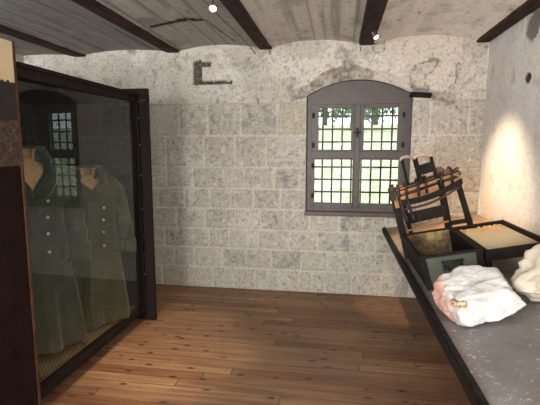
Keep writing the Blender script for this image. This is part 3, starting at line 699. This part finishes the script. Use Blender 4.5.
r1 = rock('white_rock', W(.215, 2.13, 0), [((1, .1, .1), .80), ((-1, -.25, .05), .86), ((.9, -.2, .45), .86), ((0, -.5, 1), .82), ((0, 0, -1), .72), ((.15, -1, .1), .82), ((.6, -.4, -.9), .86), ((-.5, -.3, .9), .92), ((.9, .1, -.3), .93)],
          (.188, .15, .112), rockmat('chalk_rock', (.37, .36, .355), (.53, .52, .51), True), 3.0, 'jagged white rock with a pink left face and rusty spot, before the green box')
m_ = MB(); m_.box((-.034, -.012, -.014), (.038, .012, .014)); o = m_.build('rusty_core', mottled('rust_core', (.12, .06, .03), (.55, .40, .25), 60, .7, lo=.4, hi=.6), r1, bevel=.005, loc=(-.130, -.136, .122)); o.rotation_euler = (0, radians(8), radians(-14)); o['label'] = 'rusty brown inclusion'
rock('white_rock', W(.695, 2.06, 0), [((-.9, -.3, .55), .70), ((0, -.2, 1), .95), ((-.75, -.5, -.55), .78), ((0, -1, .1), .8), ((0, 0, -1), .75), ((-.1, -.8, .7), .86)],
     (.27, .25, .15), rockmat('cream_rock', (.44, .39, .32), (.60, .54, .44), False), 9.0, 'large cream-white rock at the right, cut by the picture edge')

# ------------------------------------------------------------------- lights
def spotlamp(loc, aim, hang, label, power, ang=70):
    t = empty('spot_lamp', loc); tag(t, label, 'lamp', 'halogen spots on the ceiling')
    d = (Vector(aim)-Vector(loc)).normalized(); M = d.to_track_quat('Z', 'Y').to_matrix().to_4x4()
    m_ = MB(); m_.rings([[M @ Vector((r*cos(a), r*sin(a), z)) for a in rng(0, 2*pi*19/20, 20)] for r, z in ((.010, -.045), (.014, -.03), (.024, .0), (.028, .004), (.025, .004), (.012, -.02))], False)
    m_.build('reflector', M_chrome, t, smooth=True)
    m_ = MB(); m_.lathe([(.001, .022), (.012, .018), (.018, .010), (.016, .0), (.010, -.012), (.001, -.015)], M=M); m_.build('bulb', M_lamp, t, smooth=True)
    m_ = MB(); m_.tube([M @ Vector((0, 0, -.045)), Vector((0, 0, .04)), Vector((0, 0, hang-loc[2]))], .004, 8); m_.tube([(0, 0, hang-loc[2]-.03), (0, 0, hang-loc[2])], .012, 10); m_.build('stem', M_iron, t)
    L = bpy.data.lights.new('spot_light', 'SPOT'); L.energy = power; L.color = (1, .76, .50); L.spot_size = radians(ang); L.spot_blend = .9; L.shadow_soft_size = .025
    lo = bpy.data.objects.new('spot_light', L); COL.objects.link(lo); lo.location = Vector(loc)+d*.05; lo.rotation_euler = (-d).to_track_quat('Z', 'Y').to_euler()
spotlamp((-.868, 2.97, 2.545), (-.6, 1.6, .8), 2.66, 'small lit halogen spot on the cable left of the middle beam', 40, 80)
spotlamp((.296, 3.85, 2.530), (1.42, 3.98, .98), 2.60, 'small lit halogen spot under the far end of the beam above the window', 250, 54)
spotlamp((.98, 2.68, 2.52), (.95, 3.3, .95), 2.70, 'halogen spot above the sloping table', 60, 50)
spotlamp((-1.2, 2.1, 2.545), (-1.42, 2.95, 0), 2.66, 'halogen spot above the display case front', 170, 42)
spotlamp((.0, 2.55, 2.50), (.66, 4.25, 0), 2.66, 'halogen spot aimed at the floor by the window wall', 230, 20)
# low voltage cable along the middle beam
m_ = MB(); m_.tube([(-.955, -1.5, 2.618), (-.95, 3.0, 2.618), (-.905, 4.40, 2.612), (-.885, YW-.012, 2.575)], .0045, 8); o = m_.build('lamp_cable', M_cable); tag(o, 'thin grey cable running along the left side of the middle ceiling beam', 'cable')
for x, y, lab in ((-.725, 4.55, 'short bent nail at the end of the middle beam'), (.20, 4.53, 'short nail below the left corner of the beam end above the window'), (.325, 4.53, 'short nail below the right corner of the beam end above the window')):
    m_ = MB(); m_.tube([(0, .03, .0), (0, -.006, -.004), (.004, -.012, -.045)], .0035, 6); o = m_.build('nail', M_iron, loc=(x, y, 2.60)); tag(o, lab, 'nail')

def area(loc, aim, sx, sy, e, col):
    L = bpy.data.lights.new('fill_light', 'AREA'); L.shape = 'RECTANGLE'; L.size, L.size_y = sx, sy; L.energy = e; L.color = col
    o = bpy.data.objects.new('fill_light', L); COL.objects.link(o); o.location = loc; o.rotation_euler = (Vector(loc)-Vector(aim)).to_track_quat('Z', 'Y').to_euler()
area((XR+.03, -1.1, 1.58), (-2, -1.1, 1.45), 1.2, 1.2, 150, (1, .975, .94))  # added fill light in the right-wall opening, softens shade on the left
area((-1.95, YB-.05, 1.62), (-1.7, 2.4, 1.75), 2.0, 1.4, 390, (1, .975, .94))  # added fill light in the rear opening, brightens the whole room
# the camera's own flash
L = bpy.data.lights.new('flash', 'POINT'); L.energy = 18; L.shadow_soft_size = .03; L.color = (1, .98, .95)
o = bpy.data.objects.new('flash', L); COL.objects.link(o); o.location = (.03, -.05, 1.66)
S_ = bpy.data.lights.new('sun', 'SUN'); S_.energy = 2.8; S_.angle = .02; S_.color = (1, .96, .88)
o = bpy.data.objects.new('sun', S_); COL.objects.link(o); o.rotation_euler = Vector((-.3, .25, .95)).to_track_quat('Z', 'Y').to_euler()
w = bpy.data.worlds.new('w'); scene.world = w; w.use_nodes = True; bg = w.node_tree.nodes['Background']; bg.inputs[0].default_value = (.90, .96, 1, 1); bg.inputs[1].default_value = 2.9

# ------------------------------------------------------------------- camera
cam = bpy.data.cameras.new('camera'); co = bpy.data.objects.new('camera', cam); COL.objects.link(co)
cam.sensor_width = 36; cam.lens = 425/540*36; cam.clip_start = .02
co.location = (0, 0, 1.6); co.rotation_euler = (radians(90-7.44), 0, radians(9.015)); scene.camera = co
scene.view_settings.view_transform = 'Standard'; scene.view_settings.look = 'None'; scene.view_settings.gamma = 1; scene.view_settings.exposure = 0
scene.view_settings.use_curve_mapping = False
